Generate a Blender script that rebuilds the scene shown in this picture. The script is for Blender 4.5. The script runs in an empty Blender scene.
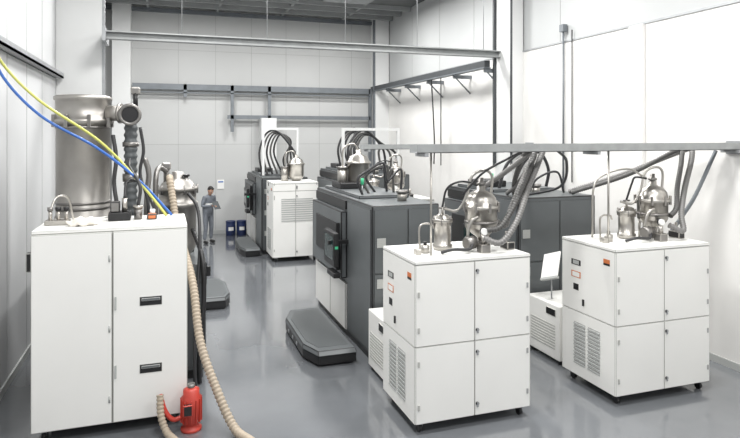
import bpy, bmesh, math, random
from mathutils import Vector, Matrix
random.seed(3)
scene = bpy.context.scene
scene.view_settings.view_transform = 'Standard'

# ------------------------------------------------------------ materials
def mat(name, col, rough=0.5, metal=0.0, nscale=0, namt=0.0, bump=0.0, bscale=40, emit=0, rvar=0.0, spec=None, coat=0):
    m = bpy.data.materials.new(name); m.use_nodes = True
    nt = m.node_tree; b = nt.nodes['Principled BSDF']
    b.inputs['Base Color'].default_value = (*col, 1)
    b.inputs['Roughness'].default_value = rough
    b.inputs['Metallic'].default_value = metal
    if spec is not None: b.inputs['Specular IOR Level'].default_value = spec
    if coat:
        b.inputs['Coat Weight'].default_value = coat; b.inputs['Coat Roughness'].default_value = 0.08
    if emit:
        b.inputs['Emission Color'].default_value = (*col, 1)
        b.inputs['Emission Strength'].default_value = emit
    tc = nt.nodes.new('ShaderNodeTexCoord')
    if nscale:
        n = nt.nodes.new('ShaderNodeTexNoise'); n.inputs['Scale'].default_value = nscale
        n.inputs['Detail'].default_value = 5
        nt.links.new(tc.outputs['Object'], n.inputs['Vector'])
        r = nt.nodes.new('ShaderNodeValToRGB')
        r.color_ramp.elements[0].position = 0.3; r.color_ramp.elements[1].position = 0.7
        r.color_ramp.elements[0].color = (*[c*(1-namt) for c in col], 1)
        r.color_ramp.elements[1].color = (*[min(1, c*(1+namt)) for c in col], 1)
        nt.links.new(n.outputs['Fac'], r.inputs['Fac'])
        nt.links.new(r.outputs['Color'], b.inputs['Base Color'])
        if rvar:
            mr = nt.nodes.new('ShaderNodeMapRange')
            mr.inputs['To Min'].default_value = rough-rvar; mr.inputs['To Max'].default_value = rough+rvar
            nt.links.new(n.outputs['Fac'], mr.inputs['Value'])
            nt.links.new(mr.outputs['Result'], b.inputs['Roughness'])
    if bump:
        n2 = nt.nodes.new('ShaderNodeTexNoise'); n2.inputs['Scale'].default_value = bscale
        bp = nt.nodes.new('ShaderNodeBump'); bp.inputs['Strength'].default_value = bump
        bp.inputs['Distance'].default_value = 0.01
        nt.links.new(tc.outputs['Object'], n2.inputs['Vector'])
        nt.links.new(n2.outputs['Fac'], bp.inputs['Height'])
        nt.links.new(bp.outputs['Normal'], b.inputs['Normal'])
    return m

M_FLOOR = mat('epoxy_floor', (0.155,0.163,0.175), 0.16, 0, 0.8, 0.16, 0.03, 4, rvar=0.05, spec=0.85, coat=0.8)
M_BACK  = mat('back_wall_panel', (0.49,0.495,0.49), 0.6, 0, 0.5, 0.03)
M_LEFT  = mat('left_wall_panel', (0.53,0.535,0.54), 0.45, 0, 0.5, 0.03)
M_RIGHT = mat('right_wall_plaster', (0.74,0.73,0.71), 0.8, 0, 0.7, 0.06, 0.25, 2)
M_UPPER = mat('upper_wall_panel', (0.47,0.48,0.48), 0.7, 0, 0.6, 0.03)
M_COL   = mat('column_white', (0.66,0.665,0.66), 0.6, 0, 1, 0.03)
M_JOINT = mat('panel_joint', (0.34,0.345,0.34), 0.7)
M_CEIL  = mat('ceiling_grey', (0.14,0.145,0.145), 0.8, 0, 1, 0.1)
M_PURL  = mat('ceiling_purlin', (0.30,0.31,0.31), 0.7, 0, 1, 0.1)
M_STEEL = mat('galvanised', (0.36,0.37,0.38), 0.45, 0.5, 8, 0.1)
M_FRAME = mat('grey_frame', (0.16,0.175,0.19), 0.5, 0.2, 5, 0.1)
M_DKFR  = mat('dark_frame', (0.06,0.065,0.07), 0.5, 0.2, 5, 0.1)
M_TRAY  = mat('tray_steel', (0.32,0.33,0.33), 0.5, 0.4, 6, 0.1)
M_WHITE = mat('white_powdercoat', (0.78,0.775,0.75), 0.38, 0, 1.5, 0.02)
M_SEAM  = mat('seam_shadow_grey', (0.42,0.42,0.40), 0.7)
M_GREY  = mat('charcoal_powdercoat', (0.088,0.096,0.10), 0.40, 0, 2, 0.06)
M_GREY2 = mat('charcoal_light', (0.12,0.13,0.135), 0.42, 0, 2, 0.06)
M_BLACK = mat('black_plastic', (0.012,0.012,0.013), 0.4)
M_RUB   = mat('rubber_hose', (0.028,0.028,0.030), 0.45)
M_GHOSE = mat('grey_hose', (0.19,0.185,0.18), 0.4, 0.2)
M_DHOSE = mat('dark_grey_hose', (0.085,0.083,0.08), 0.4, 0.1)
M_SS    = mat('stainless', (0.46,0.44,0.41), 0.36, 1.0, 3, 0.12, 0.05, 12)
M_SSV   = mat('brushed_steel_duct', (0.36,0.345,0.325), 0.45, 0.9, 2, 0.16, 0.05, 8)
M_SSD   = mat('stainless_dark', (0.25,0.24,0.23), 0.40, 0.9, 4, 0.12)
M_BEIGE = mat('beige_hose', (0.36,0.30,0.23), 0.6)
M_RED   = mat('red_paint', (0.45,0.045,0.03), 0.4)
M_ORNG  = mat('orange_label', (0.55,0.16,0.05), 0.5)
M_YEL   = mat('yellow_hose', (0.50,0.50,0.12), 0.4)
M_BLUE  = mat('blue_hose', (0.03,0.12,0.42), 0.4)
M_DRUM  = mat('blue_drum', (0.02,0.035,0.11), 0.4)
M_VENT  = mat('vent_grey', (0.42,0.43,0.42), 0.6)
M_LABEL = mat('label_white', (0.80,0.80,0.78), 0.5)
M_GREEN = mat('green_indicator', (0.05,0.40,0.20), 0.4, emit=0.3)
M_SCREEN= mat('display_dark', (0.01,0.03,0.03), 0.1)
M_CLOTH = mat('rag_cloth', (0.70,0.66,0.60), 0.9, 0, 20, 0.1)
M_SKIN  = mat('skin', (0.45,0.26,0.18), 0.6)
M_HAIR  = mat('hair_black', (0.012,0.010,0.009), 0.6)
M_COVER = mat('coverall_grey', (0.17,0.185,0.21), 0.85, 0, 12, 0.12)
M_SHOE  = mat('shoe_black', (0.02,0.02,0.02), 0.6)

# ------------------------------------------------------------ builder
class B:
    def __init__(s, name):
        s.name = name; s.bm = bmesh.new(); s.mats = []
    def mi(s, m):
        if m not in s.mats: s.mats.append(m)
        return s.mats.index(m)
    def box(s, x0,x1,y0,y1,z0,z1, m, bev=0.0, M=None):
        r = bmesh.ops.create_cube(s.bm, size=1)
        vs = r['verts']
        for v in vs:
            v.co = Vector(((x0+x1)/2+v.co.x*(x1-x0), (y0+y1)/2+v.co.y*(y1-y0), (z0+z1)/2+v.co.z*(z1-z0)))
            if M is not None: v.co = M @ v.co
        fs = set(f for v in vs for f in v.link_faces)
        i = s.mi(m)
        for f in fs: f.material_index = i
        if bev:
            es = list(set(e for v in vs for e in v.link_edges))
            bmesh.ops.bevel(s.bm, geom=es, offset=bev, segments=2, affect='EDGES', profile=0.5)
    def cyl(s, p0, p1, r0, m, r1=None, seg=20, caps=True):
        p0, p1 = Vector(p0), Vector(p1); r1 = r0 if r1 is None else r1
        d = p1-p0; L = d.length
        Mx = Matrix.Translation((p0+p1)/2) @ d.to_track_quat('Z','Y').to_matrix().to_4x4()
        r = bmesh.ops.create_cone(s.bm, cap_ends=caps, cap_tris=False, segments=seg, radius1=r0, radius2=r1, depth=L, matrix=Mx)
        i = s.mi(m)
        for f in set(f for v in r['verts'] for f in v.link_faces):
            f.material_index = i; f.smooth = len(f.verts) == 4
    def lathe(s, c, prof, m, seg=28, axis=None):
        c = Vector(c); rings = []
        Q = Matrix.Identity(3) if axis is None else Vector(axis).to_track_quat('Z','Y').to_matrix()
        for (r, z) in prof:
            ring = []
            for k in range(seg):
                a = 2*math.pi*k/seg
                ring.append(s.bm.verts.new(c + Q @ Vector((max(r,1e-4)*math.cos(a), max(r,1e-4)*math.sin(a), z))))
            rings.append(ring)
        i = s.mi(m)
        for a, b in zip(rings, rings[1:]):
            for k in range(seg):
                f = s.bm.faces.new((a[k], a[(k+1)%seg], b[(k+1)%seg], b[k])); f.material_index = i; f.smooth = True
        for ring in (rings[0], rings[-1]):
            f = s.bm.faces.new(ring); f.material_index = i
    def tube(s, pts, r, m, seg=8, sub=8, ribs=None, smooth=True):
        P = [Vector(p) for p in pts]
        path = []
        if smooth and len(P) > 2:
            Q = [P[0]*2-P[1]] + P + [P[-1]*2-P[-2]]
            for i in range(1, len(Q)-2):
                for t in range(sub):
                    t /= sub
                    a,b,c,d = Q[i-1],Q[i],Q[i+1],Q[i+2]
                    path.append(0.5*((2*b)+(c-a)*t+(2*a-5*b+4*c-d)*t*t+(3*b-a-3*c+d)*t**3))
            path.append(P[-1])
        else: path = P
        if ribs:
            out = [path[0]]; acc = 0; step = ribs/4
            for a, b in zip(path, path[1:]):
                L = (b-a).length; t = step-acc
                while t < L:
                    out.append(a+(b-a)*(t/L)); t += step
                acc = (acc+L) % step
            path = out
        i = s.mi(m); nrm = None; rings = []
        for k, p in enumerate(path):
            t = (path[min(k+1,len(path)-1)]-path[max(k-1,0)])
            if t.length < 1e-9: t = Vector((0,0,1))
            t.normalize()
            if nrm is None:
                nrm = t.orthogonal().normalized()
            else:
                nrm = (nrm - t*nrm.dot(t))
                nrm = nrm.normalized() if nrm.length > 1e-6 else t.orthogonal().normalized()
            bn = t.cross(nrm)
            rr = r
            if ribs: rr = r*(1.0 if k%4 in (0,1) else 0.84)
            rings.append([s.bm.verts.new(p+(nrm*math.cos(2*math.pi*j/seg)+bn*math.sin(2*math.pi*j/seg))*rr) for j in range(seg)])
        for a, b in zip(rings, rings[1:]):
            for j in range(seg):
                f = s.bm.faces.new((a[j],a[(j+1)%seg],b[(j+1)%seg],b[j])); f.material_index = i; f.smooth = True
        for ring in (rings[0], rings[-1]):
            f = s.bm.faces.new(ring); f.material_index = i
    def prism(s, poly, z0, z1, m, inset=0.0, bev=0):
        cx = sum(p[0] for p in poly)/len(poly); cy = sum(p[1] for p in poly)/len(poly)
        lo = [s.bm.verts.new((x,y,z0)) for x,y in poly]
        hi = [s.bm.verts.new((cx+(x-cx)*(1-inset), cy+(y-cy)*(1-inset), z1)) for x,y in poly]
        i = s.mi(m); n = len(poly); fs = [s.bm.faces.new(lo), s.bm.faces.new(hi)]
        for k in range(n): fs.append(s.bm.faces.new((lo[k],lo[(k+1)%n],hi[(k+1)%n],hi[k])))
        for f in fs: f.material_index = i
        if bev:
            es = list(set(e for f in fs for e in f.edges))
            bmesh.ops.bevel(s.bm, geom=es, offset=bev, segments=2, affect='EDGES')
    def ball(s, c, r, m, sc=(1,1,1), seg=16, M=None):
        Mx = Matrix.Translation(c) @ (M or Matrix.Identity(4)) @ Matrix.Diagonal((*sc,1))
        q = bmesh.ops.create_uvsphere(s.bm, u_segments=seg, v_segments=seg//2+2, radius=r, matrix=Mx)
        i = s.mi(m)
        for f in set(f for v in q['verts'] for f in v.link_faces): f.material_index = i; f.smooth = True
    def done(s, parent=None):
        bmesh.ops.recalc_face_normals(s.bm, faces=s.bm.faces)
        me = bpy.data.meshes.new(s.name); s.bm.to_mesh(me); s.bm.free()
        for m in s.mats: me.materials.append(m)
        o = bpy.data.objects.new(s.name, me); scene.collection.objects.link(o)
        if parent: o.parent = parent
        return o

XL, XR, YB, YF, ZC = -1.9, 7.36, 20.0, -3.0, 7.25
# ------------------------------------------------------------ room
b = B('floor'); b.box(XL-.2,XR+.2,YF,YB+.2,-.2,0,M_FLOOR); b.done()
b = B('wall_left'); b.box(XL-.2,XL,YF,YB+.2,0,ZC,M_LEFT); b.done()
b = B('wall_right'); b.box(XR,XR+.2,YF,YB+.2,0,5.0,M_RIGHT); b.box(XR+.03,XR+.2,YF,YB+.2,5.0,ZC,M_UPPER); b.done()
b = B('wall_back'); b.box(XL,XR,YB,YB+.2,0,ZC,M_BACK); b.done()
b = B('ceiling'); b.box(XL-.2,XR+.2,YF,YB+.2,ZC,ZC+.2,M_CEIL); b.done()
b = B('trim_1')   # right wall ledge
b.box(XR-.02,XR,YF,YB,5.0,5.03,M_STEEL); b.done()
b = B('trim_2')   # ceiling purlins
for y in (17.6,18.4,19.2): b.box(XL,XR,y-.05,y+.05,ZC-.14,ZC,M_PURL)
for x in (-0.5,1.6,3.7,5.8): b.box(x-.04,x+.04,14,YB,ZC-.08,ZC,M_PURL)
b.box(XL,XR,YB-.12,YB,ZC-.2,ZC-.08,M_FRAME); b.done()
b = B('trim_3')   # panel joints
for x in (0.4,1.55,2.7,3.85,5.0,6.15): b.box(x-.006,x+.006,YB-.004,YB,0,ZC-.2,M_JOINT)
for z in (2.9,5.9): b.box(XL,XR,YB-.004,YB,z-.006,z+.006,M_JOINT)
for y in (6.4,7.55,8.7,9.85,11.0,14.6,16,17.5): b.box(XL,XL+.004,y-.005,y+.005,0,ZC,M_JOINT)
for y in (10.0,13.5,15.5,17.5): b.box(XR+.024,XR+.03,y-.006,y+.006,5.03,ZC,M_JOINT)
b.done()
b = B('baseboard_back'); b.box(XL,XR,YB-.02,YB,0,.12,M_VENT); b.done()
b = B('baseboard_right'); b.box(XR-.02,XR,YF,YB,0,.1,M_VENT); b.done()
b = B('baseboard_left'); b.box(XL,XL+.02,YF,YB,0,.1,M_VENT); b.done()
b = B('structural_column'); b.box(XL,-1.12,12.3,12.95,0,ZC,M_COL,.01)
b.box(-1.12,-1.07,12.3,12.36,0,ZC,M_STEEL); b.done()
b = B('structural_column'); b.box(-1.5,-.98,19.4,YB,0,ZC,M_COL,.01); b.done()
b = B('structural_column'); b.box(XR-.28,XR,11.25,11.95,0,ZC,M_COL,.01)
b.box(XR-.34,XR-.28,11.9,11.96,2.5,ZC,M_DKFR); b.box(XR-.30,XR-.27,11.25,11.3,2.5,ZC,M_DKFR); b.done()
b = B('structural_column'); b.box(XR-.07,XR,7.75,8.05,0,5.0,M_RIGHT,.01); b.done()
b = B('structural_column'); b.box(2.95,3.45,YB-.5,YB,0,3.75,M_COL,.01); b.done()
b = B('structural_column'); b.box(XR-.5,XR,19.5,YB,0,ZC,M_COL,.01); b.box(XR-.56,XR-.5,19.5,19.6,0,ZC,M_FRAME); b.done()

b = B('wall_cable_ledge'); b.box(XL+.001,XL+.14,2,12.25,4.24,4.27,M_TRAY); b.box(XL+.12,XL+.14,2,12.25,4.24,4.33,M_STEEL)
b.box(XL+.001,XL+.02,2,12.25,4.24,4.36,M_STEEL); b.done()
b = B('crane_rail_beam')
b.box(-1.0,XR-.05,11.70,11.86,5.055,5.08,M_TRAY); b.box(-1.0,XR-.05,11.70,11.86,4.93,4.95,M_TRAY); b.box(-1.0,XR-.05,11.80,11.82,4.94,5.08,M_TRAY)
for x in (0.3,1.9,3.5,5.1,6.7): b.cyl((x,11.81,5.08),(x,11.81,ZC),.008,M_STEEL,seg=8)
b.box(-1.06,-1.0,11.6,12.3,4.88,5.12,M_STEEL); b.done()
b = B('wall_support_frame')
def bar(x0,x1,z0,z1,y=YB-.2): b.box(x0,x1,y-.08,y,z0,z1,M_FRAME)
bar(-.95,6.75,4.62,4.80); bar(-.95,6.75,4.52,4.55)
bar(1.9,6.75,3.72,3.84)
for x,z0 in ((.6,4.4),(2.05,3.3),(3.25,2.2),(6.75,2.0)):
    bar(x-.05,x+.05,z0,4.8)
for x in (-.9,1,3,5,6.7): b.box(x-.03,x+.03,YB-.2,YB,4.64,4.76,M_FRAME)
b.done()
b = B('wall_bracket_rail')
b.box(6.82,6.96,11.97,YB-.1,4.74,4.88,M_DKFR); b.box(6.80,6.98,11.97,YB-.1,4.71,4.735,M_FRAME)
for y in (12.05,13.6,15.2,16.8,18.4):
    b.box(6.86,XR-.001,y-.04,y+.04,4.62,4.71,M_FRAME)
    b.cyl((6.9,y,4.66),(XR-.02,y,4.25),.02,M_FRAME,seg=8)
b.tube([(6.9,15,4.7),(6.95,15,3.9),(7.0,15.02,3.0),(7,15.05,2.4)],.02,M_RUB)
b.tube([(6.9,14.4,4.7),(6.9,14.4,3.2),(6.9,14.4,2.4)],.015,M_RUB)
b.done()
b = B('wall_conduit')
b.cyl((XR-.05,9.8,2.0),(XR-.05,9.8,5.3),.02,M_FRAME,seg=10); b.cyl((XR-.04,9.55,2.3),(XR-.04,9.55,5.2),.012,M_RUB,seg=8)
b.box(XR-.1,XR-.001,9.74,9.86,5.2,5.34,M_FRAME); b.done()

def tray(x0,x1,y,z,w=.22):
    b = B('cable_tray')
    b.box(x0,x1,y-w/2,y-w/2+.012,z,z+.095,M_TRAY); b.box(x0,x1,y+w/2-.012,y+w/2,z,z+.095,M_TRAY)
    b.box(x0,x1,y-w/2,y+w/2,z,z+.008,M_STEEL)
    b.tube([(x0+.1,y,z+.03),(x0+1.2,y+.03,z+.03),(x1-.1,y,z+.03)],.025,M_RUB)
    n = int((x1-x0)/1.6)
    for i in range(n+1):
        x = x0+.1+i*(x1-x0-.2)/n
        b.box(x-.02,x+.02,y-w/2-.03,y+w/2+.03,z-.04,z,M_STEEL)
    b.box(x1-.02,x1-.001,y-.14,y+.14,z-.06,z+.12,M_STEEL)
    return b
b = tray(2.6,XR-.001,6.12,3.0); b.cyl((2.82,6.14,1.85),(2.82,6.14,3.0),.013,M_SS,seg=8)
b.cyl((5.25,6.14,1.85),(5.25,6.14,3.0),.013,M_SS,seg=8); b.done()
b = tray(3.6,XR-.001,11.0,2.92); b.done()

# ------------------------------------------------------------ equipment
def caster(b,x,y):
    b.cyl((x-.018,y,.045),(x+.018,y,.045),.045,M_BLACK,seg=16)
    b.box(x-.03,x+.03,y-.03,y+.03,.085,.12,M_STEEL); b.cyl((x+.045,y+.05,0),(x+.045,y+.05,.12),.014,M_STEEL,seg=8)

def filter_cabinet(name,x0,x1,y0,y1,h=1.85,seam=.94,grid=False):
    b = B(name)
    b.box(x0+.012,x1-.012,y0+.012,y1-.012,.12,h-.03,M_SEAM)
    b.box(x0-.004,x1+.004,y0-.004,y1+.004,h-.035,h,M_WHITE,.008)
    xm = (x0+x1)/2; g=.004
    for a,c in ((x0+.008,xm-g),(xm+g,x1-.008)):
        for z0,z1 in ((.12,seam-g),(seam+g,h-.040)):
            b.box(a,c,y0-.004,y0+.02,z0,z1,M_WHITE,.004)
    for z0,z1 in ((.12,seam-g),(seam+g,h-.040)):
        b.box(x0-.004,x0+.02,y0+.006,y1-.006,z0,z1,M_WHITE,.004)
        b.box(x1-.02,x1+.004,y0+.006,y1-.006,z0,z1,M_WHITE,.004)
        b.box(x0+.012,x1-.012,y1-.02,y1+.004,z0,z1,M_WHITE,.004)
    for z in (h-.35,seam+.18,seam-.18,.3):
        b.box(x0+.03,x0+.052,y0-.018,y0-.003,z-.03,z+.03,M_SEAM,.003)
        b.box(x1-.05,x1-.03,y0-.016,y0-.003,z-.03,z+.03,M_STEEL,.003)
    for z in (h-.14,seam+.12,seam-.12,.25):
        b.cyl((xm+.03,y0-.02,z),(xm+.03,y0,z),.018,M_BLACK,seg=12)
        b.box(xm+.02,xm+.04,y0-.024,y0-.018,z-.035,z+.02,M_STEEL)
    for k in range(12):
        z = .27+k*.045
        for q in (0,1):
            ya = y0+.26+q*.27
            b.box(x0-.014,x0-.003,ya,ya+.22,z,z+.02,M_VENT)
            b.box(x0-.006,x0-.003,ya,ya+.22,z+.02,z+.034,M_JOINT)
    b.box(x0-.006,x0-.003,y0+.09,y0+.2,h-.19,h-.14,M_ORNG); b.box(x0-.006,x0-.003,y0+.09,y0+.2,h-.215,h-.19,M_BLACK)
    b.box(x0-.007,x0-.003,y0+.62,y0+.80,h-.32,h-.25,M_BLACK); b.box(x0-.0075,x0-.003,y0+.65,y0+.77,h-.31,h-.26,M_VENT)
    b.box(x0-.007,x0-.003,y0+.62,y0+.80,h-.48,h-.40,M_ORNG); b.box(x0-.008,x0-.003,y0+.64,y0+.78,h-.47,h-.41,M_LABEL)
    b.box(x0-.007,x0-.003,y0+.66,y0+.76,h-.64,h-.56,M_BLACK)
    b.box(x0-.02,x0-.003,y0+.55,y0+.575,seam+.1,seam+.18,M_BLACK)
    if grid:
        for k in range(11):
            z = 1.02+k*.055
            b.box(x0+.22,x1-.14,y0-.015,y0-.003,z,z+.022,M_VENT)
    for x in (x0+.09,x1-.09):
        for y in (y0+.09,y1-.12): caster(b,x,y)
    b.done()

filter_cabinet('filter_cabinet',2.51,3.93,5.87,6.85)
filter_cabinet('filter_cabinet',5.01,6.46,5.74,6.74)
filter_cabinet('filter_cabinet',2.55,3.72,15.0,15.95,h=2.0,seam=1.78,grid=True)
filter_cabinet('filter_cabinet',4.0,5.4,11.6,12.5)

def printer(x0,x1,y0,y1,h,face=-1,disp=True,beacon=True):
    """long metal powder printer, chamber door on the aisle side (face -1 = -X)"""
    b = B('metal_printer')
    b.box(x0+.03,x1-.03,y0+.03,y1-.03,0.0,.1,M_BLACK)
    b.box(x0,x1,y0,y1,.1,h,M_GREY,.02)
    xm = x0+(x1-x0)*.52
    for a,c in ((x0+.03,xm-.006),(xm+.006,x1-.03)):
        b.box(a,c,y0-.014,y0,.16,1.25,M_GREY,.004); b.box(a,c,y0-.014,y0,1.265,h-.06,M_GREY,.004)
    for z in ((1.62,1.05,.5) if h>2 else (1.0,)):
        b.box(x0+.06,x0+.20,y0-.024,y0-.013,z,z+.14,M_VENT,.004)
        for k in range(5): b.box(x0+.075,x0+.185,y0-.028,y0-.02,z+.018+k*.024,z+.028+k*.024,M_SEAM)
    b.box(xm+.12,xm+.24,y0-.02,y0-.013,1.2,1.27,M_VENT)
    fx = x0 if face<0 else x1
    def fb(d0,d1,ya,yb,z0,z1,m,bev=.004):
        a,c = sorted((fx+face*d0, fx+face*d1)); b.box(a,c,ya,yb,z0,z1,m,bev)
    L = y1-y0
    fb(0,.014,y0+.04,y0+.36*L,.16,h-.06,M_GREY2)
    fb(0,.03,y0+.37*L,y1-.03,.12,.86,M_WHITE,.01)
    fb(0,.034,y0+.38*L,y0+.385*L,.14,.84,M_SEAM,0)
    fb(.028,.036,y0+.66*L,y0+.664*L,.14,.84,M_SEAM,0)
    fb(0,.10,y0+.38*L,y1-.05,.93,h-.22,M_GREY2,.02)
    fb(.09,.12,y0+.46*L,y1-.4,1.2,min(1.78,h-.3),M_BLACK,.01)
    fb(.10,.16,y0+.40*L,y0+.42*L,1.05,min(1.8,h-.3),M_BLACK,.01)
    fb(.0,.03,y0+.38*L,y1-.05,h-.19,h-.05,M_BLACK)
    if disp:
        ya = y0+.34*L
        fb(0,.34,ya,ya+.05,1.5,1.56,M_BLACK)
        fb(.22,.30,ya-.18,ya+.42,1.18,1.70,M_BLACK,.012)
        fb(.298,.304,ya-.12,ya+.36,1.28,1.64,M_SCREEN,0)
        fb(.2,.31,ya-.2,ya+.2,1.02,1.10,M_BLACK,.01)
        fb(.235,.285,ya-.186,ya-.178,1.46,1.50,M_GREEN,0)
    b.box(x0+.1,x1-.1,y0+.9,y1-.2,h,h+.05,M_GREY2,.01)
    b.box(x0+.15,x0+.6,y1-1.1,y1-.5,h+.05,h+.16,M_BLACK,.02)
    if beacon:
        b.cyl((x0+.25,y0+1.2,h+.04),(x0+.25,y0+1.2,h+.2),.012,M_STEEL,seg=8)
        b.cyl((x0+.25,y0+1.2,h+.2),(x0+.25,y0+1.2,h+.3),.025,M_GREEN,seg=12)
    b.cyl((x0+.65,y0+.5,h),(x0+.65,y0+.5,h+.12),.07,M_SS); b.cyl((x0+.65,y0+.5,h+.12),(x0+.65,y0+.5,h+.16),.09,M_SSD)
    b.done()
printer(2.73,3.76,7.9,11.1,2.21)
printer(5.08,6.5,7.9,10.3,2.24)
printer(2.45,3.7,16.1,19.0,2.05)
printer(4.0,5.3,12.7,15.9,2.3,beacon=False)
printer(-1.3,.50,8.2,11.3,1.5,face=1,disp=False,beacon=False)

def platform(cx,cy,w,l,flip=1):
    b = B('loading_platform')
    p = [(-w/2,-l*.32),(-w*.30,-l/2),(w/2,-l/2),(w/2,l/2),(-w*.25,l/2),(-w/2,l*.28)]
    p = [(cx+flip*x,cy+y) for x,y in p]
    b.prism(p,.03,.16,M_BLACK,.0,.01)
    b.prism([(cx+(x-cx)*1.03,cy+(y-cy)*1.02) for x,y in p],.155,.215,M_GREY2,.05,.01)
    b.prism([(cx+(x-cx)*.8,cy+(y-cy)*.85) for x,y in p],.21,.222,M_GREY,.02)
    b.prism([(cx+(x-cx)*.9,cy+(y-cy)*.92) for x,y in p],0,.04,M_BLACK)
    for k in (-.3,0,.3): b.cyl((cx-flip*(w/2+.002),cy+k,.1),(cx-flip*(w/2+.012),cy+k,.1),.03,M_STEEL,seg=12)
    b.done()
platform(2.20,9.1,.68,2.15)
platform(.90,12.1,.52,1.6,-1)
platform(2.14,16.9,.48,2.0)

def chiller(x0,x1,y0,y1,h=.82):
    b = B('chiller_unit')
    b.box(x0,x1,y0,y1,.06,h,M_WHITE,.015)
    for k in range(9): b.box(x0-.008,x0+.002,y0+.1,y1-.1,.2+k*.04,.215+k*.04,M_SEAM)
    b.box(x0-.012,x0,y0+.08,y0+.3,h-.16,h-.06,M_BLACK,.004)
    b.box(x0+.08,x1-.08,y0-.01,y0,.15,h-.1,M_LABEL,.004)
    for x in (x0+.05,x1-.05):
        for y in (y0+.06,y1-.06): b.cyl((x,y,0),(x,y,.07),.025,M_BLACK,seg=10)
    b.done()
chiller(2.64,3.3,7.05,7.8); chiller(5.16,5.8,7.0,7.78)

def tank_unit(cx,cy,z,s=1.0):
    b = B('stainless_filter_tank')
    x,y = cx-.47*s,cy+.08
    b.lathe((x,y,z+.02),[(.10,-.02),(.115,.01),(.115,.04),(.10,.05),(.10,.30),(.12,.305),(.12,.345),(.10,.35),(.07,.385),(.02,.40)],M_SS)
    b.cyl((x,y,z+.40),(x,y,z+.50),.015,M_SS,seg=10); b.cyl((x-.05,y,z+.49),(x+.05,y,z+.49),.012,M_SSD,seg=8)
    for k in range(6):
        a=k*math.pi/3; b.cyl((x+.112*math.cos(a),y+.112*math.sin(a),z+.29),(x+.112*math.cos(a),y+.112*math.sin(a),z+.39),.01,M_SSD,seg=6)
    x,y = cx,cy
    for k in range(3):
        a=k*2.09+.5; b.cyl((x+.16*math.cos(a),y+.16*math.sin(a),z),(x+.16*math.cos(a),y+.16*math.sin(a),z+.25),.015,M_SS,seg=8)
    b.lathe((x,y,z),[(.03,.08),(.05,.13),(.17,.22),(.19,.26),(.19,.47),(.215,.475),(.215,.515),(.19,.52),(.175,.60),(.13,.66),(.05,.69),(.05,.74),(.02,.75)],M_SS)
    b.lathe((x,y,z+.30),[(.192,0),(.2,.005),(.2,.03),(.192,.035)],M_SSD)
    for k in range(8):
        a=k*math.pi/4; b.box(x+.21*math.cos(a)-.014,x+.21*math.cos(a)+.014,y+.21*math.sin(a)-.014,y+.21*math.sin(a)+.014,z+.44,z+.56,M_SSD,.004)
    b.cyl((x,y,z),(x,y,z+.1),.045,M_SSD); b.lathe((x,y,z+.04),[(.07,0),(.07,.03)],M_SS)
    b.lathe((x,y,z+.75),[(.04,0),(.055,.01),(.055,.03),(.03,.04),(.03,.09)],M_SSD)
    b.tube([(x+.1,y-.05,z+.6),(x+.12,y-.05,z+.85),(x+.02,y-.05,z+.93),(x-.12,y,z+.86),(x-.2,y,z+.62),(x-.3,y+.03,z+.46),(x-.45,y+.08,z+.48)],.016,M_SS)
    b.tube([(x-.47*s,cy+.08,z+.5),(x-.45*s,cy,z+.72),(x-.3,cy-.02,z+.8),(x-.1,y,z+.78)],.013,M_RUB)
    b.tube([(x-.2,y-.1,z+.02),(x-.24,y-.12,z+.2),(x-.2,y-.14,z+.35),(x-.12,y-.15,z+.4)],.02,M_SS)
    b.lathe((x-.22,y-.14,z+.1),[(.06,-.07),(.075,-.05),(.075,.05),(.06,.07)],M_SSD,axis=(1,.2,0))
    b.box(x-.16,x-.04,y-.3,y-.18,z,z+.10,M_SSD,.01); b.cyl((x-.1,y-.24,z+.1),(x-.1,y-.24,z+.2),.03,M_SS)
    b.cyl((x-.1,y-.27,z+.24),(x-.1,y-.24,z+.24),.04,M_LABEL); b.cyl((x-.1,y-.24,z+.24),(x-.1,y-.22,z+.24),.044,M_BLACK)
    b.box(x+.24,x+.34,y-.2,y-.02,z,z+.09,M_BLACK,.01); b.cyl((x+.29,y-.1,z+.09),(x+.29,y-.1,z+.2),.02,M_SS)
    b.cyl((x-.75,y-.05,z),(x-.75,y-.05,z+.09),.05,M_SS); b.cyl((x-.75,y-.05,z+.09),(x-.75,y-.05,z+.13),.02,M_BLACK)
    b.tube([(x-.75,y+.1,z),(x-.75,y+.1,z+.28),(x-.6,y+.1,z+.30),(x-.57,y+.1,z+.25)],.012,M_SS)
    b.tube([(x-.62,y-.2,z+.02),(x-.5,y-.26,z+.06),(x-.3,y-.26,z+.05),(x-.22,y-.2,z+.1)],.018,M_RUB)
    b.box(x-.9,x-.84,y-.15,y-.06,z,z+.06,M_SS,.005)
    b.done()
tank_unit(3.57,6.35,1.85)
tank_unit(6.08,6.28,1.85,.75)
tank_unit(4.7,12.05,1.85)

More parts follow.
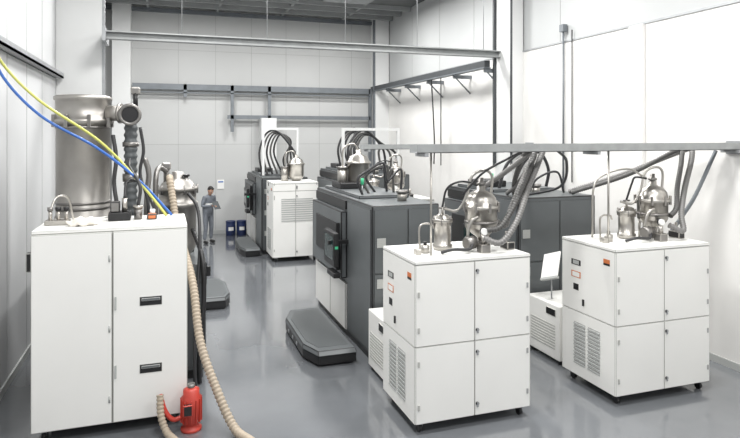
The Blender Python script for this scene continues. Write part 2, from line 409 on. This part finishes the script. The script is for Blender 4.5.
def hoses(name, paths, r=.032, m=M_RUB):
    b = B(name)
    for p in paths:
        rr = r; mm = m
        if isinstance(p, tuple): p, rr, mm = p
        b.tube(p, rr, mm, seg=10, ribs=.035 if rr>.028 and mm is not M_SS else None)
    b.done()
hoses('vacuum_hose_bundle', [
    ([(3.45,6.08,2.02),(3.62,5.98,1.98),(3.87,6.05,2.20),(4.12,6.2,2.55),(4.36,6.32,2.88),(4.48,6.42,3.02),(4.47,6.6,3.0),(4.36,7.2,2.65),(4.2,7.9,2.27)],.038,M_GHOSE),
    ([(3.5,6.1,2.10),(3.7,6.1,2.15),(4.0,6.2,2.48),(4.25,6.32,2.85),(4.38,6.45,3.03),(4.45,6.8,2.92),(4.7,7.4,2.55),(5.2,8.2,2.27)],.036,M_DHOSE),
    ([(3.74,6.35,2.2),(3.90,6.35,2.1),(4.0,6.4,2.28),(4.2,6.45,2.62),(4.42,6.55,2.92),(4.6,6.8,2.88),(4.75,7.4,2.5),(5.2,8.4,2.27)],.034,M_GHOSE),
    ([(3.3,6.3,2.5),(3.5,6.2,2.75),(3.8,6.2,2.9),(4.1,6.3,3.0)],.014,M_RUB),
    ([(4.6,6.3,3.02),(4.9,6.5,2.85),(5.1,6.9,2.5),(5.3,8.0,2.27)],.018,M_RUB)])
hoses('vacuum_hose_bundle', [
    ([(6.08,6.0,2.05),(6.25,5.95,1.98),(6.38,6.1,2.18),(6.6,6.25,2.5),(6.85,6.38,2.85),(6.95,6.48,3.0),(6.95,6.7,2.95),(6.7,7.5,2.6),(6.3,8.3,2.27)],.038,M_GHOSE),
    ([(6.2,6.1,2.15),(6.35,6.15,2.25),(6.5,6.28,2.5),(6.72,6.42,2.88),(6.82,6.6,2.98),(6.6,7.3,2.6),(6.2,8.1,2.27)],.034,M_DHOSE),
    ([(6.38,6.3,1.87),(6.6,6.3,2.1),(6.85,6.3,2.4),(7.2,6.3,2.98)],.026,M_FRAME),
    ([(5.3,6.5,1.86),(5.32,6.5,2.5),(5.5,6.5,2.68),(5.8,6.4,2.75),(6.0,6.3,2.62)],.014,M_SS)])
hoses('vacuum_hose_bundle', [
    ([(5.4,9,2.26),(5.5,8.9,2.7),(5.75,8.8,2.9),(5.95,8.8,2.65),(6.0,8.9,2.26)],.028,M_RUB),
    ([(5.8,9.2,2.26),(5.95,9.1,2.7),(6.2,9,2.9),(6.4,9,2.6),(6.42,9.1,2.26)],.028,M_RUB),
    ([(5.6,8.4,2.26),(5.7,8.3,2.5),(6.0,8.2,2.6),(6.2,8.3,2.26)],.018,M_RUB)])
def arcs(y,x0,x1,z0,zt,n=4,r=.028):
    P=[]
    for k in range(n):
        dx=k*.13; yy=y+k*.18
        P.append(([(x0+dx*1.3,yy,z0),(x0+dx-.08,yy,z0+.5*(zt-z0)),(x0+dx+.08,yy,zt-.12),(x0+.35+dx,yy,zt-k*.05),(x0+.65*(x1-x0)+dx*.5,yy,zt-.28-k*.03),(x1-dx*.6,yy,z0+.4),(x1-dx*.4,yy,z0-.02)],r,M_DHOSE if k%2 else M_RUB))
    hoses('vacuum_hose_bundle',P)
arcs(16.5,2.52,3.55,2.1,3.32,5)
arcs(13.2,4.05,5.15,2.36,3.3)
arcs(13.9,4.02,4.5,2.36,3.35,3)
arcs(9.0,2.95,3.6,2.25,2.75,3,.02)
b = B('hose_support_rack'); b.box(2.5,3.5,16.37,16.43,3.34,3.40,M_COL)
for x in (2.53,3.47): b.box(x-.03,x+.03,16.37,16.43,2.1,3.34,M_COL)
b.done()
b = B('hose_support_rack'); b.box(3.8,5.2,13.07,13.13,3.30,3.36,M_COL)
b.box(3.8,3.86,13.07,13.13,0,3.3,M_COL); b.box(5.14,5.2,13.07,13.13,2.3,3.3,M_COL)
b.done()
def tower(cx,cy,z):
    b=B('stainless_filter_tank')
    b.lathe((cx,cy,z),[(.1,0),(.18,.08),(.2,.14),(.2,.42),(.225,.425),(.225,.46),(.2,.47),(.16,.56),(.05,.60),(.05,.68)],M_SS)
    b.cyl((cx-.3,cy,z),(cx-.3,cy,z+.38),.09,M_SS); b.cyl((cx-.3,cy,z+.34),(cx-.3,cy,z+.38),.11,M_SSD)
    b.tube([(cx,cy,z+.66),(cx-.1,cy,z+.78),(cx-.28,cy,z+.7),(cx-.3,cy,z+.38)],.018,M_SS)
    b.done()
tower(3.25,15.5,2.0)
tower(3.3,10.3,2.26)

# ------------------------------------------------------------ left unit
b = B('powder_control_cabinet')
x0,x1,y0,y1,h=-1.3,.23,6.97,7.95,2.2
b.box(x0,x1,y0,y1,.12,h,M_SEAM)
b.box(x0-.005,x1+.005,y0-.005,y1+.005,h-.03,h+.005,M_WHITE,.006)
xs=-.53
b.box(x0-.004,xs-.004,y0-.03,y0,.13,h-.035,M_WHITE,.008)
b.box(xs+.004,x1+.004,y0-.03,y0,.13,h-.035,M_WHITE,.008)
b.box(x0-.006,x0,y0+.01,y1,.13,h-.035,M_WHITE,.003); b.box(x1,x1+.006,y0+.01,y1,.13,h-.035,M_WHITE,.003)
for z in (1.35,.62):
    b.box(-.26,-.03,y0-.034,y0-.026,z,z+.10,M_BLACK,.004)
    b.box(-.24,-.05,y0-.05,y0-.03,z+.055,z+.085,M_GREY2,.004)
    b.box(xs+.02,xs+.04,y0-.04,y0-.03,z-.02,z+.12,M_VENT)
for z in (1.85,1.1,.35): b.cyl((xs-.03,y0-.03,z),(xs-.03,y0-.03,z+.07),.01,M_VENT,seg=8)
b.box(x0-.06,x0-.005,y0+.02,y0+.1,1.78,1.98,M_BLACK,.01)
for x in (x0+.1,x1-.1):
    for y in (y0+.1,y1-.1): caster(b,x,y)
b.done()
b = B('valve_manifold')
b.box(-1.25,-1.0,7.35,7.5,2.205,2.26,M_SS,.01)
for k in range(3):
    b.cyl((-1.2+k*.08,7.42,2.26),(-1.2+k*.08,7.42,2.36),.02,M_SS,seg=10); b.cyl((-1.2+k*.08,7.42,2.36),(-1.2+k*.08,7.42,2.40),.03,M_BLACK if k else M_SSD,seg=12)
b.tube([(-1.2,7.42,2.36),(-1.15,7.5,2.5),(-1.05,7.6,2.48),(-1.0,7.7,2.21)],.012,M_SS)
b.done()
b = B('solenoid_valve_block')
b.box(-.62,-.38,7.5,7.75,2.205,2.3,M_BLACK,.01); b.box(-.6,-.5,7.55,7.7,2.3,2.42,M_SSD,.01)
b.cyl((-.45,7.6,2.3),(-.45,7.6,2.46),.03,M_SS); b.cyl((-.3,7.6,2.205),(-.3,7.6,2.34),.045,M_SSD); b.cyl((-.3,7.6,2.34),(-.3,7.6,2.37),.06,M_SS)
b.box(-.2,-.09,7.5,7.63,2.205,2.27,M_ORNG,.015); b.cyl((-.14,7.57,2.27),(-.14,7.57,2.32),.03,M_LABEL)
b.tube([(-.45,7.6,2.46),(-.42,7.7,2.65),(-.25,7.8,2.6),(-.15,7.85,2.35),(-.1,7.85,2.21)],.016,M_RUB)
b.tube([(-.3,7.6,2.36),(-.28,7.6,2.6),(-.4,7.8,2.8),(-.42,8.0,2.9)],.02,M_RUB)
b.tube([(-.62,7.6,2.25),(-.75,7.5,2.24),(-.85,7.55,2.23),(-.95,7.42,2.24)],.012,M_LABEL)
b.done()
b = B('cleaning_rag')
b.ball((-.86,7.28,2.235),.16,M_CLOTH,(1,.7,.28),24)
for v in b.bm.verts:
    v.co.z += .018*math.sin(v.co.x*47)+.014*math.sin(v.co.y*61+v.co.x*20)
    v.co.x += .012*math.sin(v.co.y*50)
    v.co.z = max(v.co.z,2.206)
b.done()
b = B('cyclone_filter_vessel')
c=(-1.0,8.55,0)
b.lathe(c,[(.30,1.5),(.30,2.10),(.335,2.11),(.335,2.16),(.32,2.17),(.32,3.34),(.35,3.345),(.35,3.40),(.325,3.405),(.325,3.64),(.345,3.65),(.345,3.69),(.30,3.71),(.05,3.72)],M_SSV,seg=40)
for z in (2.25,2.32,3.28): b.lathe(c,[(.322,z),(.33,z+.005),(.33,z+.03),(.322,z+.035)],M_SSD,seg=40)
for k in range(8):
    a=k*math.pi/4+.3; X,Y=c[0]+.35*math.cos(a),c[1]+.35*math.sin(a); b.box(X-.02,X+.02,Y-.02,Y+.02,3.3,3.46,M_SSD,.005)
b.cyl((-.7,8.45,3.48),(-.52,8.4,3.48),.10,M_SSV); b.cyl((-.56,8.41,3.48),(-.53,8.4,3.48),.13,M_SSV)
b.lathe((-.42,8.18,3.46),[(.11,.2),(.115,.12),(.115,.0),(.14,-.005),(.14,-.03),(.115,-.035),(.10,-.03),(.095,.1)],M_SSD,axis=(0,1,0))
b.cyl((-.42,8.16,3.46),(-.42,8.31,3.46),.096,M_BLACK)
b.tube([(-.55,8.4,3.48),(-.46,8.39,3.46),(-.42,8.36,3.35),(-.42,8.35,3.1),(-.42,8.35,2.7),(-.42,8.35,2.2),(-.42,8.4,1.5)],.085,M_GREY,seg=16,ribs=.09)
b.lathe((-.42,8.36,3.05),[(.1,0),(.1,.06)],M_SSD); b.lathe((-.42,8.36,2.6),[(.1,0),(.1,.1)],M_SSD)
b.cyl((-.36,8.3,3.55),(-.36,8.3,3.75),.03,M_BLACK); b.box(-.42,-.30,8.27,8.33,3.72,3.82,M_SSD,.02)
b.tube([(-.62,8.2,3.2),(-.58,8.15,2.9),(-.6,8.1,2.6),(-.55,8.05,2.2),(-.55,8.3,1.5)],.025,M_RUB)
b.tube([(-.3,8.2,3.3),(-.26,8.2,3.0),(-.3,8.2,2.7),(-.2,8.15,2.3),(-.2,8.3,1.5)],.02,M_RUB)
b.tube([(-.25,8.3,2.9),(-.2,8.3,2.7),(-.22,8.3,2.4),(-.25,8.35,1.5)],.035,M_SSD)
b.done()
b = B('powder_hopper')
c=(.17,8.85,0)
b.lathe(c,[(.16,1.505),(.24,1.62),(.25,1.7),(.25,2.2),(.275,2.205),(.275,2.26),(.25,2.265),(.25,2.42),(.275,2.425),(.275,2.47),(.24,2.48),(.19,2.56),(.08,2.60),(.08,2.68),(.03,2.69)],M_SSV,seg=36)
for k in range(10):
    a=k*math.pi/5; b.cyl((c[0]+.265*math.cos(a),c[1]+.265*math.sin(a),2.38),(c[0]+.265*math.cos(a),c[1]+.265*math.sin(a),2.51),.014,M_SSD,seg=6)
b.cyl((.02,8.8,2.5),(.02,8.8,2.78),.04,M_SSD); b.box(-.04,.08,8.74,8.86,2.72,2.82,M_SSD,.02)
b.cyl((.28,8.8,2.5),(.28,8.8,2.62),.03,M_SSD); b.cyl((.28,8.8,2.62),(.28,8.8,2.65),.05,M_BLACK)
b.tube([(.02,8.7,2.7),(-.08,8.6,2.75),(-.12,8.5,2.5),(-.1,8.5,1.5)],.035,M_SSD)
b.tube([(.3,8.6,2.4),(.42,8.5,2.2),(.44,8.3,1.8),(.40,8.1,1.2),(.36,7.95,.5),(.36,7.9,.02)],.022,M_RUB)
b.tube([(.36,8.6,1.9),(.46,8.2,1.6),(.48,8.08,1.1),(.42,8.0,.4),(.42,8.0,.02)],.03,M_BLACK)
b.done()
b = B('corrugated_suction_hose')
b.tube([(.06,8.55,2.62),(.06,8.42,2.60),(.09,8.32,2.4),(.15,8.10,2.02),(.31,7.5,1.45),(.38,7.08,.85),(.54,6.75,.40),(.70,6.5,.08),(.85,6.15,.065),(1.0,5.6,.065)],.05,M_BEIGE,seg=14,ribs=.045)
b.done()
b = B('corrugated_suction_hose')
b.tube([(-.05,6.80,.42),(-.04,6.74,.22),(0.02,6.66,.07),(.12,6.4,.065),(.2,6.0,.065)],.04,M_BEIGE,seg=12,ribs=.04)
b.done()
hoses('compressed_air_hose', [([(-1.74,7.2,4.285),(-1.68,7.5,3.98),(-1.33,7.6,3.58),(-.72,7.7,3.12),(-.28,7.7,2.62),(.02,7.65,2.225)],.016,M_YEL)])
hoses('compressed_air_hose', [([(-1.74,7.3,4.285),(-1.70,7.5,3.88),(-1.33,7.6,3.42),(-.75,7.65,3.05),(-.3,7.7,2.66),(.08,7.7,2.225)],.016,M_BLUE)])
b = B('suction_pump')
c=(.27,6.80,0)
b.lathe(c,[(.11,0),(.11,.03),(.08,.04),(.08,.08),(.10,.09),(.105,.36),(.085,.38),(.085,.44),(.04,.46)],M_RED)
for k in range(14):
    a=k*2*math.pi/14; b.box(-.004,.004,.098,.116,.10,.35,M_RED,0,Matrix.Translation(c)@Matrix.Rotation(a,4,'Z'))
b.box(.18,.28,6.66,6.71,.2,.32,M_BLACK,.01); b.cyl((c[0],c[1],.44),(c[0],c[1],.5),.04,M_SSD)
b.tube([(.18,6.80,.15),(.08,6.77,.15),(.0,6.78,.25),(-.05,6.80,.42)],.026,M_RED)
b.done()

# ------------------------------------------------------------ drums, sign, person
for x in (1.98,2.32,2.66):
    b = B('chemical_drum')
    b.lathe((x,19.55,0),[(.14,0),(.15,.01),(.15,.14),(.156,.15),(.15,.16),(.15,.30),(.156,.31),(.15,.32),(.152,.43),(.158,.44),(.158,.46),(.13,.46),(.13,.45)],M_DRUM)
    for k in range(5):
        a=-math.pi/2-.4+k*.2
        b.box(-.02,.02,.15,.155,.17,.28,M_LABEL,0,Matrix.Translation((x,19.55,0))@Matrix.Rotation(a-math.pi/2,4,'Z'))
    b.done()
b = B('notice_sheet'); b.box(1.6,1.82,YB-.02,YB-.006,1.45,1.75,M_LABEL); b.box(1.63,1.79,YB-.024,YB-.02,1.66,1.70,M_BLUE); b.done()
b = B('document_holder')
DM=Matrix.Translation((5.3,7.4,1.28))@Matrix.Rotation(math.radians(25),4,'Y')@Matrix.Rotation(math.radians(-20),4,'X')
b.box(-.01,.01,-.17,.17,-.15,.22,M_LABEL,.004,DM); b.box(-.015,.03,-.17,.17,-.18,-.15,M_VENT,0,DM); b.cyl((5.32,7.4,.82),(5.31,7.4,1.28),.012,M_STEEL,seg=8); b.done()

root = bpy.data.objects.new('technician', None); scene.collection.objects.link(root)
def skin(name, verts, edges, m, sub=2):
    me = bpy.data.meshes.new(name); me.from_pydata([v[:3] for v in verts], [], edges)
    o = bpy.data.objects.new(name, me); scene.collection.objects.link(o); o.parent = root
    me.materials.append(m)
    md = o.modifiers.new('skin','SKIN'); md.use_smooth_shade = True
    for i,v in enumerate(verts):
        r = v[3] if isinstance(v[3],tuple) else (v[3],v[3])
        me.skin_vertices[0].data[i].radius = r
        me.skin_vertices[0].data[i].use_root = (i==0)
    s = o.modifiers.new('sub','SUBSURF'); s.levels = sub; s.render_levels = sub
    return o
V=[(0,.02,.93,(.155,.115)),(0,.02,1.10,(.15,.11)),(0,-.01,1.28,(.17,.12)),(0,-.03,1.37,(.11,.09)),(0,-.06,1.46,.052),
   (.18,-.03,1.36,.065),(.235,.0,1.10,.052),(.10,-.24,1.09,.034),
   (-.18,-.03,1.36,.065),(-.235,.0,1.10,.052),(-.08,-.25,1.12,.034),
   (.095,.02,.84,.095),(.11,-.0,.48,.068),(.12,.04,.10,.05),
   (-.095,.02,.84,.095),(-.12,-.03,.48,.068),(-.14,.0,.10,.05)]
E=[(0,1),(1,2),(2,3),(3,4),(2,5),(5,6),(6,7),(2,8),(8,9),(9,10),(0,11),(11,12),(12,13),(0,14),(14,15),(15,16)]
skin('coverall_body',V,E,M_COVER)
for sx,an in ((1,(.12,.04)),(-1,(-.14,.0))):
    skin('shoe',[(an[0],an[1]+.03,.045,.045),(an[0]+.005*sx,an[1]-.08,.042,.045),(an[0]+.015*sx,an[1]-.17,.035,.035)],[(0,1),(1,2)],M_SHOE)
for sx,w in ((1,(.10,-.24,1.09)),(-1,(-.08,-.25,1.12))):
    w=Vector(w); d=Vector((-sx*.35,-.9,.1)).normalized(); side=Vector((d.y,-d.x,0)).normalized()*sx
    pal=w+d*.085
    pv=[(*w,.026),(*(w+d*.045),(.036,.018)),(*pal,(.036,.016))]
    skin('palm',pv,[(0,1),(1,2)],M_SKIN)
    for k,(off,ln) in enumerate(((.028,.068),(.010,.078),(-.010,.072),(-.027,.056))):
        p0=w+d*.07+side*off; p1=w+d*.10+side*off*1.1; p2=p1+d*ln*.5+Vector((0,0,-.012)); p3=p2+d*ln*.3+Vector((0,0,-.03))
        skin('finger_%d'%(k+1),[(*p0,.009),(*p1,.009),(*p2,.0085),(*p3,.007)],[(0,1),(1,2),(2,3)],M_SKIN,1)
    p0=w+d*.03+side*.02; p1=p0+d*.03+side*.03+Vector((0,0,.01)); p2=p1+d*.035+side*.005+Vector((0,0,.005))
    skin('thumb',[(*p0,.012),(*p1,.010),(*p2,.008)],[(0,1),(1,2)],M_SKIN,1)
HM = Matrix.Translation((0,-.10,1.56)) @ Matrix.Rotation(math.radians(28),4,'X')
b = B('head')
def hb(c,r,m,sc=(1,1,1),seg=16): b.ball(HM@Vector(c),r,m,sc,seg,HM.to_3x3().to_4x4())
hb((0,0,0),.1,M_SKIN,(.76,.93,1.12),24); hb((0,-.035,-.06),.06,M_SKIN,(.8,.85,.8),20)
hb((0,-.098,-.01),.016,M_SKIN,(.8,1.2,1.5)); hb((0,-.088,-.055),.02,M_SKIN,(1.2,.5,.35))
b.box(-.02,.02,-.099,-.094,-.057,-.052,M_HAIR,0,HM)
for sx in (1,-1):
    hb((sx*.03,-.085,.012),.011,M_LABEL,(1.3,.6,.7),10); hb((sx*.03,-.092,.012),.006,M_BLACK,(1,.5,1),8)
    b.box(sx*.03-.014,sx*.03+.014,-.094,-.086,.03,.035,M_HAIR,0,HM)
    hb((sx*.078,.005,-.005),.026,M_SKIN,(.35,.7,1.1),12)
hb((0,.022,.03),.1,M_HAIR,(.82,.92,.98),24); hb((0,-.035,.085),.055,M_HAIR,(1.15,.9,.5),16)
b.cyl((0,-.055,1.42),(0,-.08,1.52),.05,M_SKIN,seg=16)
b.done(root)
b = B('reflective_stripes')
for k in range(28):
    a=2*math.pi*k/28; b.box(-.019,.019,-.003,.003,1.14,1.18,M_LABEL,0,Matrix.Translation((.158*math.cos(a),.01+.118*math.sin(a),0))@Matrix.Rotation(a+math.pi/2,4,'Z'))
b.done(root)
b = B('clipboard'); MM=Matrix.Translation((0,-.36,1.13))@Matrix.Rotation(math.radians(-35),4,'X')
b.box(-.11,.11,-.004,.004,-.12,.14,M_GREY,0,MM); b.box(-.10,.10,.004,.007,-.11,.12,M_LABEL,0,MM); b.done(root)
root.location=(1.22,18.4,0); root.rotation_euler=(0,0,math.radians(35))

# ------------------------------------------------------------ light
w = bpy.data.worlds.new('World'); scene.world = w; w.use_nodes = True
w.node_tree.nodes['Background'].inputs[0].default_value = (.96,.98,1,1)
w.node_tree.nodes['Background'].inputs[1].default_value = 0.8
for y in (1.0,5.0,9.0,13.0,16.2):
    for x in (0.6,4.9):
        e = B('ceiling_light')
        e.box(x-.65,x+.65,y-.4,y+.4,ZC-.25,ZC-.12,M_STEEL,.01)
        for q in (-.5,.5): e.cyl((x+q,y,ZC-.12),(x+q,y,ZC),.01,M_STEEL,seg=8)
        o = e.done()
        L = bpy.data.lights.new('lamp','AREA'); L.shape='RECTANGLE'; L.size=1.25; L.size_y=.75; L.energy=225; L.color=(1,.995,.98)
        lo = bpy.data.objects.new('lamp',L); lo.location=(x,y,ZC-.27); scene.collection.objects.link(lo); lo.parent=o

cam = bpy.data.cameras.new('Camera'); co = bpy.data.objects.new('Camera',cam); scene.collection.objects.link(co)
cam.sensor_width=36; cam.lens=600/740*36; cam.shift_y=-84/740; cam.clip_end=100
co.location=(0,0,3.2); co.rotation_euler=(math.radians(90),0,-math.atan(205/600))
scene.camera=co
